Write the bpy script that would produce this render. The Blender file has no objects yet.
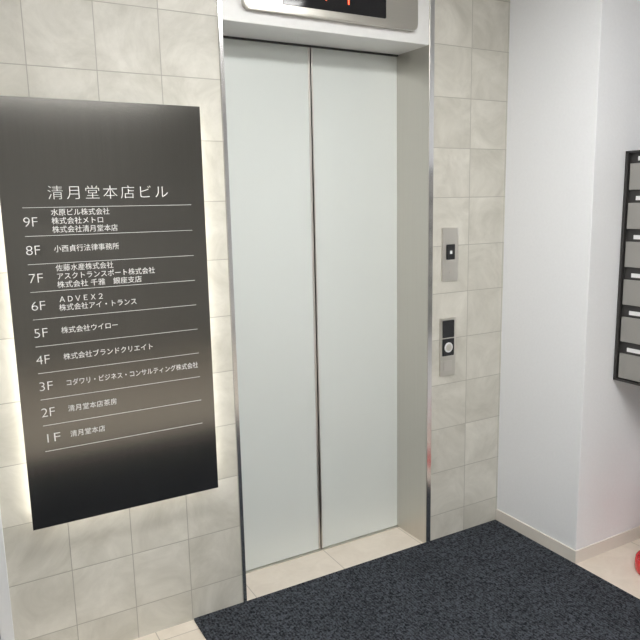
import bpy, bmesh, math
from mathutils import Vector, Matrix

scn = bpy.context.scene
scn.view_settings.view_transform = 'Standard'
scn.view_settings.look = 'None'

# ---------------------------------------------------------------- materials
def new_mat(name):
    m = bpy.data.materials.new(name); m.use_nodes = True
    return m, m.node_tree, m.node_tree.nodes['Principled BSDF']

def sset(b, k, v):
    if k in b.inputs: b.inputs[k].default_value = v

def plain(name, col, rough=0.5, metal=0.0, bump=0.0, bscale=60, spec=None, coat=0):
    m, nt, b = new_mat(name)
    N, L = nt.nodes, nt.links
    tc = N.new('ShaderNodeTexCoord'); no = N.new('ShaderNodeTexNoise')
    no.inputs['Scale'].default_value = bscale; no.inputs['Detail'].default_value = 4
    L.new(tc.outputs['Object'], no.inputs['Vector'])
    mx = N.new('ShaderNodeMix'); mx.data_type = 'RGBA'
    mx.inputs[6].default_value = (*[c*0.97 for c in col], 1); mx.inputs[7].default_value = (*[min(1,c*1.03) for c in col], 1)
    L.new(no.outputs['Fac'], mx.inputs[0]); L.new(mx.outputs[2], b.inputs['Base Color'])
    sset(b, 'Roughness', rough); sset(b, 'Metallic', metal); sset(b, 'Coat Weight', coat)
    if spec is not None: sset(b, 'Specular IOR Level', spec)
    if bump:
        bp = N.new('ShaderNodeBump'); bp.inputs['Strength'].default_value = bump; bp.inputs['Distance'].default_value = 0.002
        L.new(no.outputs['Fac'], bp.inputs['Height']); L.new(bp.outputs[0], b.inputs['Normal'])
    return m

def brushed(name, col, rough, scale=(3, 3, 400), var=0.12, metal=1.0):
    m, nt, b = new_mat(name)
    N, L = nt.nodes, nt.links
    tc = N.new('ShaderNodeTexCoord'); mp = N.new('ShaderNodeMapping'); mp.inputs['Scale'].default_value = scale
    no = N.new('ShaderNodeTexNoise'); no.inputs['Scale'].default_value = 1.0; no.inputs['Detail'].default_value = 6
    L.new(tc.outputs['Object'], mp.inputs[0]); L.new(mp.outputs[0], no.inputs['Vector'])
    mx = N.new('ShaderNodeMix'); mx.data_type = 'RGBA'
    mx.inputs[6].default_value = (*[c*(1-var) for c in col], 1); mx.inputs[7].default_value = (*[min(1, c*(1+var)) for c in col], 1)
    L.new(no.outputs['Fac'], mx.inputs[0]); L.new(mx.outputs[2], b.inputs['Base Color'])
    mr = N.new('ShaderNodeMapRange'); mr.inputs[3].default_value = rough*0.9; mr.inputs[4].default_value = rough*1.1
    L.new(no.outputs['Fac'], mr.inputs[0]); L.new(mr.outputs[0], b.inputs['Roughness'])
    sset(b, 'Metallic', metal)
    return m

def emis(name, col, s):
    m, nt, b = new_mat(name)
    sset(b, 'Base Color', (*col, 1)); sset(b, 'Emission Color', (*col, 1)); sset(b, 'Emission Strength', s)
    return m

def tile_mat(name, x0, z0, w, h, c_lo, c_hi, mortar, ms=0.0016, axes='xz', rough=0.45, bumpS=0.5, nscale=5):
    m, nt, b = new_mat(name)
    N, L = nt.nodes, nt.links
    tc = N.new('ShaderNodeTexCoord'); sp = N.new('ShaderNodeSeparateXYZ'); L.new(tc.outputs['Object'], sp.inputs[0])
    ax = {'x': 0, 'y': 1, 'z': 2}
    cb = N.new('ShaderNodeCombineXYZ')
    for i, (a, o) in enumerate(zip(axes, (x0, z0))):
        s = N.new('ShaderNodeMath'); s.operation = 'SUBTRACT'; s.inputs[1].default_value = o
        L.new(sp.outputs[ax[a]], s.inputs[0]); L.new(s.outputs[0], cb.inputs[i])
    br = N.new('ShaderNodeTexBrick'); br.offset = 0.0; br.squash = 1.0
    br.inputs['Scale'].default_value = 1; br.inputs['Brick Width'].default_value = w; br.inputs['Row Height'].default_value = h
    br.inputs['Mortar Size'].default_value = ms; br.inputs['Mortar Smooth'].default_value = 0.3
    br.inputs['Color1'].default_value = (0, 0, 0, 1); br.inputs['Color2'].default_value = (1, 1, 1, 1); br.inputs['Mortar'].default_value = (0.5, 0.5, 0.5, 1)
    L.new(cb.outputs[0], br.inputs['Vector'])
    sc = N.new('ShaderNodeVectorMath'); sc.operation = 'SCALE'; sc.inputs['Scale'].default_value = 7.0
    L.new(br.outputs['Color'], sc.inputs[0])
    ad = N.new('ShaderNodeVectorMath'); ad.operation = 'ADD'; L.new(tc.outputs['Object'], ad.inputs[0]); L.new(sc.outputs[0], ad.inputs[1])
    no = N.new('ShaderNodeTexNoise'); no.inputs['Scale'].default_value = nscale; no.inputs['Detail'].default_value = 8; no.inputs['Roughness'].default_value = 0.68
    no.inputs['Distortion'].default_value = 0.7
    L.new(ad.outputs[0], no.inputs['Vector'])
    a1 = N.new('ShaderNodeMath'); a1.operation = 'MULTIPLY_ADD'; a1.inputs[1].default_value = 0.28
    L.new(br.outputs['Color'], a1.inputs[0])
    s2 = N.new('ShaderNodeMapRange'); s2.inputs[1].default_value = 0.32; s2.inputs[2].default_value = 0.68
    s2.inputs[3].default_value = 0.0; s2.inputs[4].default_value = 0.72
    L.new(no.outputs['Fac'], s2.inputs[0]); L.new(s2.outputs[0], a1.inputs[2])
    mx = N.new('ShaderNodeMix'); mx.data_type = 'RGBA'; mx.inputs[6].default_value = (*c_lo, 1); mx.inputs[7].default_value = (*c_hi, 1)
    L.new(a1.outputs[0], mx.inputs[0])
    m2 = N.new('ShaderNodeMix'); m2.data_type = 'RGBA'; m2.inputs[7].default_value = (*mortar, 1)
    L.new(br.outputs['Fac'], m2.inputs[0]); L.new(mx.outputs[2], m2.inputs[6]); L.new(m2.outputs[2], b.inputs['Base Color'])
    inv = N.new('ShaderNodeMath'); inv.operation = 'MULTIPLY_ADD'; inv.inputs[1].default_value = -1.0
    L.new(br.outputs['Fac'], inv.inputs[0])
    nn = N.new('ShaderNodeMath'); nn.operation = 'MULTIPLY'; nn.inputs[1].default_value = 0.4
    L.new(no.outputs['Fac'], nn.inputs[0]); L.new(nn.outputs[0], inv.inputs[2])
    bp = N.new('ShaderNodeBump'); bp.inputs['Strength'].default_value = bumpS; bp.inputs['Distance'].default_value = 0.002
    L.new(inv.outputs[0], bp.inputs['Height']); L.new(bp.outputs[0], b.inputs['Normal'])
    sset(b, 'Roughness', rough)
    return m

M_tileL = tile_mat('wall_tile_left', 0.06-2, 0.12-0.2*5, .2, .2, (.46, .445, .385), (.72, .70, .635), (.38, .365, .32))
M_tileR = tile_mat('wall_tile_right', 1.76-2.0, 0.12-0.2*5, .2, .2, (.46, .445, .385), (.72, .70, .635), (.38, .365, .32))
M_floor = tile_mat('floor_stone', 0.12-8, -0.46-8, .4, .4, (.66, .59, .50), (.78, .71, .62), (.45, .40, .34), ms=.002, axes='xy', rough=.42, bumpS=.2, nscale=12)
M_stone = plain('baseboard_stone', (.72, .68, .62), .4, bump=.1, bscale=30)
M_white = plain('white_wall_paint', (.83, .84, .86), .7, bump=.25, bscale=90)
M_back = plain('wall_grey_for_reflection', (.42, .42, .41), .7)  # unseen front wall, made grey to darken what the sign reflects
M_ceil = plain('ceiling_paint', (.8, .8, .8), .8)
M_door = plain('elevator_door_paint', (.69, .725, .70), .25, bscale=2)
M_header = plain('header_white', (.82, .82, .81), .4)
M_steel = brushed('brushed_steel', (.66, .635, .59), .36, scale=(300, 300, 2), var=.06)
M_steelH = brushed('brushed_steel_horizontal', (.62, .60, .55), .32, scale=(2, 300, 300), var=.06)
M_mirror = brushed('polished_steel', (.75, .75, .75), .16, scale=(200, 200, 2), var=.03)
M_dark = plain('dark_gap', (.03, .03, .03), .6)
M_black = plain('black_glass', (.008, .008, .01), .08)
M_sign = brushed('sign_dark_steel', (.24, .233, .22), .14, scale=(260, 2, 2), var=.07)
M_text = plain('sign_text_white', (.86, .86, .84), .5)
M_led = emis('sign_backlight', (1.0, .97, .90), 7.5)
M_red = emis('led_red', (1.0, .08, .03), 4)
M_lamp = emis('ceiling_lamp_panel', (1.0, .995, .975), 23)
M_mbox = plain('mailbox_door_paint', (.33, .32, .30), .4, metal=.3, bscale=200)
M_mframe = plain('mailbox_frame_dark', (.035, .033, .032), .4)
M_label = plain('label_white', (.8, .8, .8), .5)
M_exred = plain('extinguisher_red', (.65, .015, .02), .25, coat=.5)
M_rubber = plain('black_rubber', (.02, .02, .02), .5)
M_greydoor = plain('side_door_paint', (.72, .73, .74), .4)

def carpet_mat():
    m, nt, b = new_mat('carpet_loop')
    N, L = nt.nodes, nt.links
    tc = N.new('ShaderNodeTexCoord')
    vo = N.new('ShaderNodeTexVoronoi'); vo.inputs['Scale'].default_value = 150
    n1 = N.new('ShaderNodeTexNoise'); n1.inputs['Scale'].default_value = 90; n1.inputs['Detail'].default_value = 4; n1.inputs['Distortion'].default_value = 1.0
    n2 = N.new('ShaderNodeTexNoise'); n2.inputs['Scale'].default_value = 3; n2.inputs['Detail'].default_value = 2
    for n in (vo, n1, n2): L.new(tc.outputs['Object'], n.inputs['Vector'])
    # woven rib rows of the loop pile
    wv = N.new('ShaderNodeTexWave'); wv.wave_type = 'BANDS'; wv.bands_direction = 'X'
    wv.inputs['Scale'].default_value = 26; wv.inputs['Distortion'].default_value = 5; wv.inputs['Detail'].default_value = 2; wv.inputs['Detail Scale'].default_value = 2.5
    L.new(tc.outputs['Object'], wv.inputs['Vector'])
    wm = N.new('ShaderNodeMath'); wm.operation = 'MULTIPLY_ADD'; wm.inputs[1].default_value = .10
    wm2 = N.new('ShaderNodeMath'); wm2.operation = 'SUBTRACT'; wm2.inputs[1].default_value = .05
    L.new(wv.outputs['Fac'], wm.inputs[0]); L.new(n1.outputs['Fac'], wm.inputs[2]); L.new(wm.outputs[0], wm2.inputs[0])
    r = N.new('ShaderNodeValToRGB')
    r.color_ramp.elements[0].position = .36; r.color_ramp.elements[0].color = (.010, .0118, .0152, 1)
    r.color_ramp.elements[1].position = .66; r.color_ramp.elements[1].color = (.092, .102, .120, 1)
    L.new(wm2.outputs[0], r.inputs[0])
    mx = N.new('ShaderNodeMix'); mx.data_type = 'RGBA'; mx.blend_type = 'MULTIPLY'; mx.inputs[0].default_value = 1
    r2 = N.new('ShaderNodeValToRGB'); r2.color_ramp.elements[0].color = (.75, .75, .75, 1); r2.color_ramp.elements[1].color = (1.2, 1.2, 1.2, 1)
    L.new(n2.outputs['Fac'], r2.inputs[0]); L.new(r.outputs[0], mx.inputs[6]); L.new(r2.outputs[0], mx.inputs[7])
    L.new(mx.outputs[2], b.inputs['Base Color'])
    a = N.new('ShaderNodeMath'); a.operation = 'SUBTRACT'; L.new(wm2.outputs[0], a.inputs[0]); L.new(vo.outputs['Distance'], a.inputs[1])
    bp = N.new('ShaderNodeBump'); bp.inputs['Strength'].default_value = .9; bp.inputs['Distance'].default_value = .006
    L.new(a.outputs[0], bp.inputs['Height']); L.new(bp.outputs[0], b.inputs['Normal'])
    sset(b, 'Roughness', .95); sset(b, 'Specular IOR Level', .15)
    return m
M_carpet = carpet_mat()

# ---------------------------------------------------------------- geometry helpers
def link(o, parent=None):
    scn.collection.objects.link(o)
    if parent: o.parent = parent
    return o

def empty(name):
    e = bpy.data.objects.new(name, None); e.empty_display_size = .1
    return link(e)

def boxes(name, specs, mat, parent=None, bevel=0.0, seg=2):
    bm = bmesh.new()
    for (x0, x1, y0, y1, z0, z1) in specs:
        t = bmesh.new()
        bmesh.ops.create_cube(t, size=1)
        for v in t.verts:
            v.co = Vector(((x0+x1)/2+v.co.x*(x1-x0), (y0+y1)/2+v.co.y*(y1-y0), (z0+z1)/2+v.co.z*(z1-z0)))
        if bevel: bmesh.ops.bevel(t, geom=t.edges[:], offset=bevel, segments=seg, affect='EDGES', profile=.5)
        me = bpy.data.meshes.new('t'); t.to_mesh(me); t.free(); bm.from_mesh(me); bpy.data.meshes.remove(me)
    me = bpy.data.meshes.new(name); bm.to_mesh(me); bm.free()
    me.materials.append(mat)
    return link(bpy.data.objects.new(name, me), parent)

def prism(name, pts, z0, z1, mat, parent=None):
    bm = bmesh.new()
    a = [bm.verts.new((x, y, z0)) for x, y in pts]; c = [bm.verts.new((x, y, z1)) for x, y in pts]
    bm.faces.new(a[::-1]); bm.faces.new(c)
    n = len(pts)
    for i in range(n): bm.faces.new((a[i], a[(i+1) % n], c[(i+1) % n], c[i]))
    bmesh.ops.recalc_face_normals(bm, faces=bm.faces)
    me = bpy.data.meshes.new(name); bm.to_mesh(me); bm.free(); me.materials.append(mat)
    return link(bpy.data.objects.new(name, me), parent)

def rrect_plate(name, x0, x1, z0, z1, yb, yf, r, mat, parent=None, bevel=.002):
    pts = []
    for cx, cz, a0 in ((x1-r, z1-r, 0), (x0+r, z1-r, 90), (x0+r, z0+r, 180), (x1-r, z0+r, 270)):
        for k in range(7):
            a = math.radians(a0+k*15); pts.append((cx+r*math.cos(a), cz+r*math.sin(a)))
    bm = bmesh.new()
    A = [bm.verts.new((x, yf, z)) for x, z in pts]; B = [bm.verts.new((x, yb, z)) for x, z in pts]
    front = bm.faces.new(A); bm.faces.new(B[::-1]); n = len(pts)
    for i in range(n): bm.faces.new((A[i], B[i], B[(i+1) % n], A[(i+1) % n]))
    bmesh.ops.recalc_face_normals(bm, faces=bm.faces)
    if bevel: bmesh.ops.bevel(bm, geom=list(front.edges), offset=bevel, segments=2, affect='EDGES')
    me = bpy.data.meshes.new(name); bm.to_mesh(me); bm.free(); me.materials.append(mat)
    return link(bpy.data.objects.new(name, me), parent)

def lathe(name, prof, cx, cy, mat, parent=None, n=40):
    bm = bmesh.new(); rings = []
    for r, z in prof:
        rings.append([bm.verts.new((cx+r*math.cos(2*math.pi*i/n), cy+r*math.sin(2*math.pi*i/n), z)) for i in range(n)])
    for a, c in zip(rings, rings[1:]):
        for i in range(n): bm.faces.new((a[i], a[(i+1) % n], c[(i+1) % n], c[i]))
    bm.faces.new(rings[0][::-1]); bm.faces.new(rings[-1])
    bmesh.ops.recalc_face_normals(bm, faces=bm.faces)
    me = bpy.data.meshes.new(name); bm.to_mesh(me); bm.free(); me.materials.append(mat)
    for p in me.polygons: p.use_smooth = len(p.vertices) == 4
    return link(bpy.data.objects.new(name, me), parent)

def text(name, s, x, y, z, size, mat, parent, space=1.0, off=0.0, width=None):
    cu = bpy.data.curves.new(name, 'FONT'); cu.body = s; cu.size = size; cu.extrude = .0003
    cu.space_character = space; cu.offset = off
    cu.materials.append(mat)
    o = bpy.data.objects.new(name, cu); link(o, parent)
    o.rotation_euler = (math.radians(90), 0, 0); o.location = (x, y, z)
    if width:
        bpy.context.view_layer.update()
        w = o.dimensions.x
        if w > 0: o.scale.x = width / w
    return o

H = 2.5
XL, YB = -1.4, -4.8
XR = 2.68
CX = 2.166
CY = -0.457
# ---------------------------------------------------------------- room shell
boxes('floor', [(XL-.1, XR+.1, YB-.1, .25, -.1, 0)], M_floor)
boxes('ceiling', [(XL-.1, XR+.1, YB-.1, .3, H, H+.1)], M_ceil)
boxes('wall_back_left', [(.068, .86, 0, .25, 0, H)], M_tileL)
boxes('wall_back_far_left', [(XL, -.85, 0, .25, 0, H), (-.85, .068, 0, .25, 2.08, H)], M_tileL)
boxes('wall_back_right', [(1.76, CX, 0, .25, 0, H)], M_tileR)
boxes('wall_pier', [(CX, XR+.1, CY, .25, 0, H)], M_white, bevel=.003)
boxes('wall_right', [(XR, XR+.1, YB, CY, 0, H)], M_white)
boxes('wall_left', [(XL-.1, XL, YB, .25, 0, H)], M_white)
boxes('wall_front', [(XL-.1, XR+.1, YB-.1, YB, 0, H)], M_back)
boxes('baseboard_pier', [(CX-.006, CX, CY-.006, -.0005, 0, .058), (CX, XR, CY-.006, CY, 0, .058)], M_stone)
boxes('baseboard_right', [(XR-.006, XR, YB, CY-.006, 0, .058)], M_stone)

# L-shaped carpet; unseen left arm added to darken the sign's lower reflection
prism('entrance_carpet', [(.662, -.006), (2.152, -.006), (2.152, -2.15), (-1.1, -2.15), (-1.1, -.35), (.662, -.35)], 0, .009, M_carpet)

# side door on the left
d = empty('door_1')
boxes('frame', [(.03, .068, -.012, .1, 0, 2.08), (-.85, -.812, -.012, .1, 0, 2.08), (-.812, .03, -.012, .1, 2.042, 2.08)], M_greydoor, d, bevel=.002)
boxes('leaf', [(-.81, .027, .02, .06, .006, 2.04)], M_greydoor, d, bevel=.002)
boxes('handle', [(-.77, -.75, -.03, .02, .95, 1.0), (-.77, -.65, -.04, -.025, .965, .985)], M_steel, d, bevel=.003)

# ---------------------------------------------------------------- elevator
e = empty('elevator_door')
YD = .20
boxes('leaf_left', [(.80, 1.3115, YD, YD+.035, .004, 2.16)], M_door, e, bevel=.0015)
boxes('leaf_right', [(1.3175, 1.82, YD, YD+.035, .004, 2.16)], M_door, e, bevel=.0015)
boxes('meeting_edges', [(1.3035, 1.3117, YD-.003, YD+.03, .004, 2.16), (1.3173, 1.3235, YD-.003, YD+.03, .004, 2.16)], M_steel, e, bevel=.001)
boxes('seam_gap', [(1.309, 1.320, YD+.012, YD+.05, 0, 2.16)], M_dark, e)
boxes('sill_track', [(.875, 1.735, YD-.012, YD+.05, -.002, .003)], M_steelH, e)
f = empty('elevator_door_frame')
prism('jamb_left', [(.86, -.006), (.8735, -.006), (.8735, .0), (.868, YD-.001), (.86, YD-.001)], 0, H, M_mirror, f)
prism('jamb_right', [(1.736, -.006), (1.7605, -.006), (1.7605, YD-.001), (1.728, YD-.001), (1.7355, -.001)], 0, H, M_steel, f)
boxes('jamb_right_face', [(1.738, 1.7602, -.0075, -.006, 0.0, H)], M_mirror, f)
boxes('header', [(.8735, 1.736, -.004, YD-.001, 2.11, H)], M_header, f, bevel=.002)
boxes('header_shadow_gap', [(.875, 1.727, YD-.012, YD-.002, 2.104, 2.11)], M_dark, f)

ind = empty('elevator_floor_indicator')
rrect_plate('plate', .945, 1.662, 2.150, 2.34, -.004, -.032, .022, M_steelH, ind, bevel=.003)
rrect_plate('screen', 1.085, 1.512, 2.176, 2.32, -.032, -.0345, .006, M_black, ind, bevel=.001)
text('digit', '1', 1.335, -.0355, 2.205, .05, M_red, ind)
bm = bmesh.new()
vs = [bm.verts.new((x, -.0352, z)) for x, z in ((1.235, 2.240), (1.255, 2.206), (1.275, 2.240))]
bm.faces.new(vs); me = bpy.data.meshes.new('arrow'); bm.to_mesh(me); bm.free(); me.materials.append(M_red)
link(bpy.data.objects.new('arrow', me), ind)

def button_panel(name, x0, x1, z0, z1, kind):
    p = empty(name)
    rrect_plate('plate', x0, x1, z0, z1, 0, -.006, .004, M_steelH if kind else M_steel, p, bevel=.0012)
    xm = (x0+x1)/2
    if kind == 0:
        zc = (z0+z1)/2+.01
        rrect_plate('button_black', xm-.022, xm+.022, zc-.032, zc+.032, -.006, -.010, .003, M_black, p, bevel=.001)
        rrect_plate('button_symbol', xm-.006, xm+.006, zc-.008, zc+.006, -.010, -.0108, .001, M_label, p, bevel=0)
        rrect_plate('keyhole', xm-.006, xm+.006, z0+.03, z0+.042, -.006, -.0075, .005, M_steel, p, bevel=.0005)
    else:
        rrect_plate('display_black', x0+.012, x1-.012, z1-.085, z1-.010, -.006, -.009, .003, M_black, p, bevel=.001)
        rrect_plate('button_field', x0+.012, x1-.012, z1-.165, z1-.090, -.006, -.009, .003, M_black, p, bevel=.001)
        rrect_plate('button_ring', xm-.022, xm+.022, z1-.150, z1-.106, -.009, -.0115, .0215, M_label, p, bevel=.001)
        rrect_plate('button_cap', xm-.015, xm+.015, z1-.143, z1-.113, -.0115, -.013, .0148, M_steelH, p, bevel=.001)
        rrect_plate('reader', x0+.02, x1-.02, z0+.02, z0+.065, -.006, -.0075, .003, M_steel, p, bevel=.0006)
    return p
button_panel('elevator_call_button_panel', 1.812, 1.900, 1.172, 1.396, 0)
button_panel('elevator_call_button_panel.001', 1.806, 1.893, .760, 1.012, 1)

# ---------------------------------------------------------------- directory sign
D = 2.194; YS = -.065; K = (D+YS)/D
def sx(x): return x*K
def sz(z): return 1.5+(z-1.5)*K
s = empty('building_directory_sign')
SX0, SX1, SZ0, SZ1 = sx(.155), sx(.783), sz(.490), sz(1.83)
boxes('panel', [(SX0, SX1, YS, YS+.008, SZ0, SZ1)], M_sign, s, bevel=.001)
boxes('back_box', [(SX0+.030, SX1-.030, YS+.008, 0, SZ0+.030, SZ1-.030)], M_header, s)
t = .008; q = .022
boxes('backlight_strip', [(SX0+q-t, SX0+q, -.040, -.024, SZ0+q, SZ1-q), (SX1-q, SX1-q+t, -.040, -.024, SZ0+q, SZ1-q),
    (SX0+q, SX1-q, -.040, -.024, SZ0+q-t, SZ0+q)], M_led, s)
boxes('divider_lines', [(sx(.213), sx(.735), YS-.0008, YS, sz(1.51-.085*k)-.0006, sz(1.51-.085*k)+.0006) for k in range(10)], M_text, s)
yt = YS-.0012
text('title', '清月堂本店ビル', sx(.285), yt, sz(1.537), .044, M_text, s, space=1.22, off=-.0006, width=sx(.655)-sx(.285))
rows = [('9F', ['水原ビル株式会社', '株式会社メトロ', '株式会社清月堂本店']), ('8F', ['小西貞行法律事務所']),
        ('7F', ['佐藤水産株式会社', 'アスクトランスポート株式会社', '株式会社 千雅　銀座支店']), ('6F', ['ＡＤＶＥＸ２', '株式会社アイ・トランス']),
        ('5F', ['株式会社ウイロー']), ('4F', ['株式会社ブランドクリエイト']), ('3F', ['コダワリ・ビジネス・コンサルティング株式会社']),
        ('2F', ['清月堂本店茶房']), ('1F', ['清月堂本店'])]
for i, (fl, lines) in enumerate(rows):
    zc = 1.51-.085*(i+.5)
    text('floor_label', fl, sx(.210), yt, sz(zc-.014), .040, M_text, s, off=-.0006, width=.038)
    n = len(lines)
    for j, l in enumerate(lines):
        zz = zc + ((n-1)/2-j)*.026 - .007
        cw = .0218 if len(l) < 20 else .0198
        text('tenant_name', l, sx(.291), yt, sz(zz), .022, M_text, s, off=0, width=cw*len(l)*K)

# ---------------------------------------------------------------- mailboxes on right wall
mb = empty('mailbox_unit')
MX = 2.345; Y1 = CY-.002; ncol = 3; cw = .27; Y0 = Y1-.02-ncol*cw
Z0, Z1 = .768, 1.682; rh = (Z1-Z0-.012)/6
boxes('cabinet', [(MX+.012, XR, Y0, Y1, Z0, Z1)], M_mframe, mb, bevel=.001)
fr = [(MX-.004, MX+.012, Y1-.012, Y1, Z0, Z1), (MX-.004, MX+.012, Y0, Y0+.012, Z0, Z1), (MX-.004, MX+.012, Y0, Y1, Z1-.008, Z1), (MX-.004, MX+.012, Y0, Y1, Z0, Z0+.008)]
boxes('frame', fr, M_mframe, mb, bevel=.001)
doors, labels, locks = [], [], []
for c in range(ncol):
    ya = Y1-.016-c*cw
    for r in range(6):
        zb = Z0+.010+r*rh
        doors.append((MX, MX+.012, ya-cw+.012, ya-.004, zb+.004, zb+rh-.046))
        labels.append((MX+.0095, MX+.0125, ya-.09, ya-.03, zb+rh-.036, zb+rh-.020))
        locks.append((MX-.006, MX, ya-cw/2-.012, ya-cw/2+.012, zb+.035, zb+.059))
boxes('doors', doors, M_mbox, mb, bevel=.0015)
boxes('labels', labels, M_label, mb)
boxes('locks', locks, M_steel, mb, bevel=.002)

# ---------------------------------------------------------------- fire extinguisher
fe = empty('fire_extinguisher')
ex, ey = 2.428, -.705
lathe('stand', [(.128, 0), (.13, .01), (.128, .045), (.122, .05), (.116, .045), (.112, .012), (.02, .010)], ex, ey, M_exred, fe)
lathe('cylinder', [(.055, .012), (.062, .02), (.065, .04), (.065, .34), (.060, .375), (.045, .40), (.022, .415), (.020, .44)], ex, ey, M_exred, fe)
lathe('valve', [(.018, .435), (.018, .47), (.012, .475)], ex, ey, M_steel, fe, 20)
boxes('levers', [(ex-.02, ex+.10, ey-.010, ey+.010, .472, .480), (ex-.02, ex+.09, ey-.010, ey+.010, .500, .507), (ex-.02, ex+.005, ey-.010, ey+.010, .47, .507)], M_rubber, fe, bevel=.002)
cu = bpy.data.curves.new('hose', 'CURVE'); cu.dimensions = '3D'; cu.bevel_depth = .009
sp = cu.splines.new('BEZIER'); P = [(ex+.015, ey, .46), (ex+.085, ey, .40), (ex+.080, ey, .20)]
sp.bezier_points.add(2)
for bpnt, p in zip(sp.bezier_points, P): bpnt.co = p; bpnt.handle_left_type = bpnt.handle_right_type = 'AUTO'
cu.materials.append(M_rubber); link(bpy.data.objects.new('hose', cu), fe)

# ---------------------------------------------------------------- ceiling lights
for i, (x, y) in enumerate([(1.0, -1.05), (.9, -2.25), (.9, -3.2)]):
    p = empty('ceiling_light' + ('' if i == 0 else '.%03d' % i))
    boxes('housing', [(x-.66, x+.66, y-.17, y+.17, H-.03, H)], M_header, p, bevel=.004)
    boxes('diffuser', [(x-.63, x+.63, y-.14, y+.14, H-.036, H-.029)], M_lamp, p)

# ---------------------------------------------------------------- world + camera
w = bpy.data.worlds.new('World'); scn.world = w; w.use_nodes = True
w.node_tree.nodes['Background'].inputs[0].default_value = (.8, .85, .9, 1); w.node_tree.nodes['Background'].inputs[1].default_value = .3

Xv = Vector((0.8715968728065491, -0.10084591805934906, 0.4797384440898895))
Yv = Vector((-0.48979753255844116, -0.13836780190467834, 0.8607860803604126))
Dn = Vector((0.02042640931904316, 0.9852331876754761, 0.1699950248003006))
right = Vector((Xv.x, Yv.x, -Dn.x)); down = Vector((Xv.y, Yv.y, -Dn.y)); fwd = Vector((Xv.z, Yv.z, -Dn.z))
R = Matrix((right, -down, -fwd)).transposed()
cam = bpy.data.cameras.new('camera'); cam.sensor_width = 36; cam.lens = 666/640*36; cam.clip_start = .02
co = bpy.data.objects.new('camera', cam); link(co)
co.matrix_world = Matrix.Translation((0, -D, 1.5)) @ R.to_4x4()
scn.camera = co
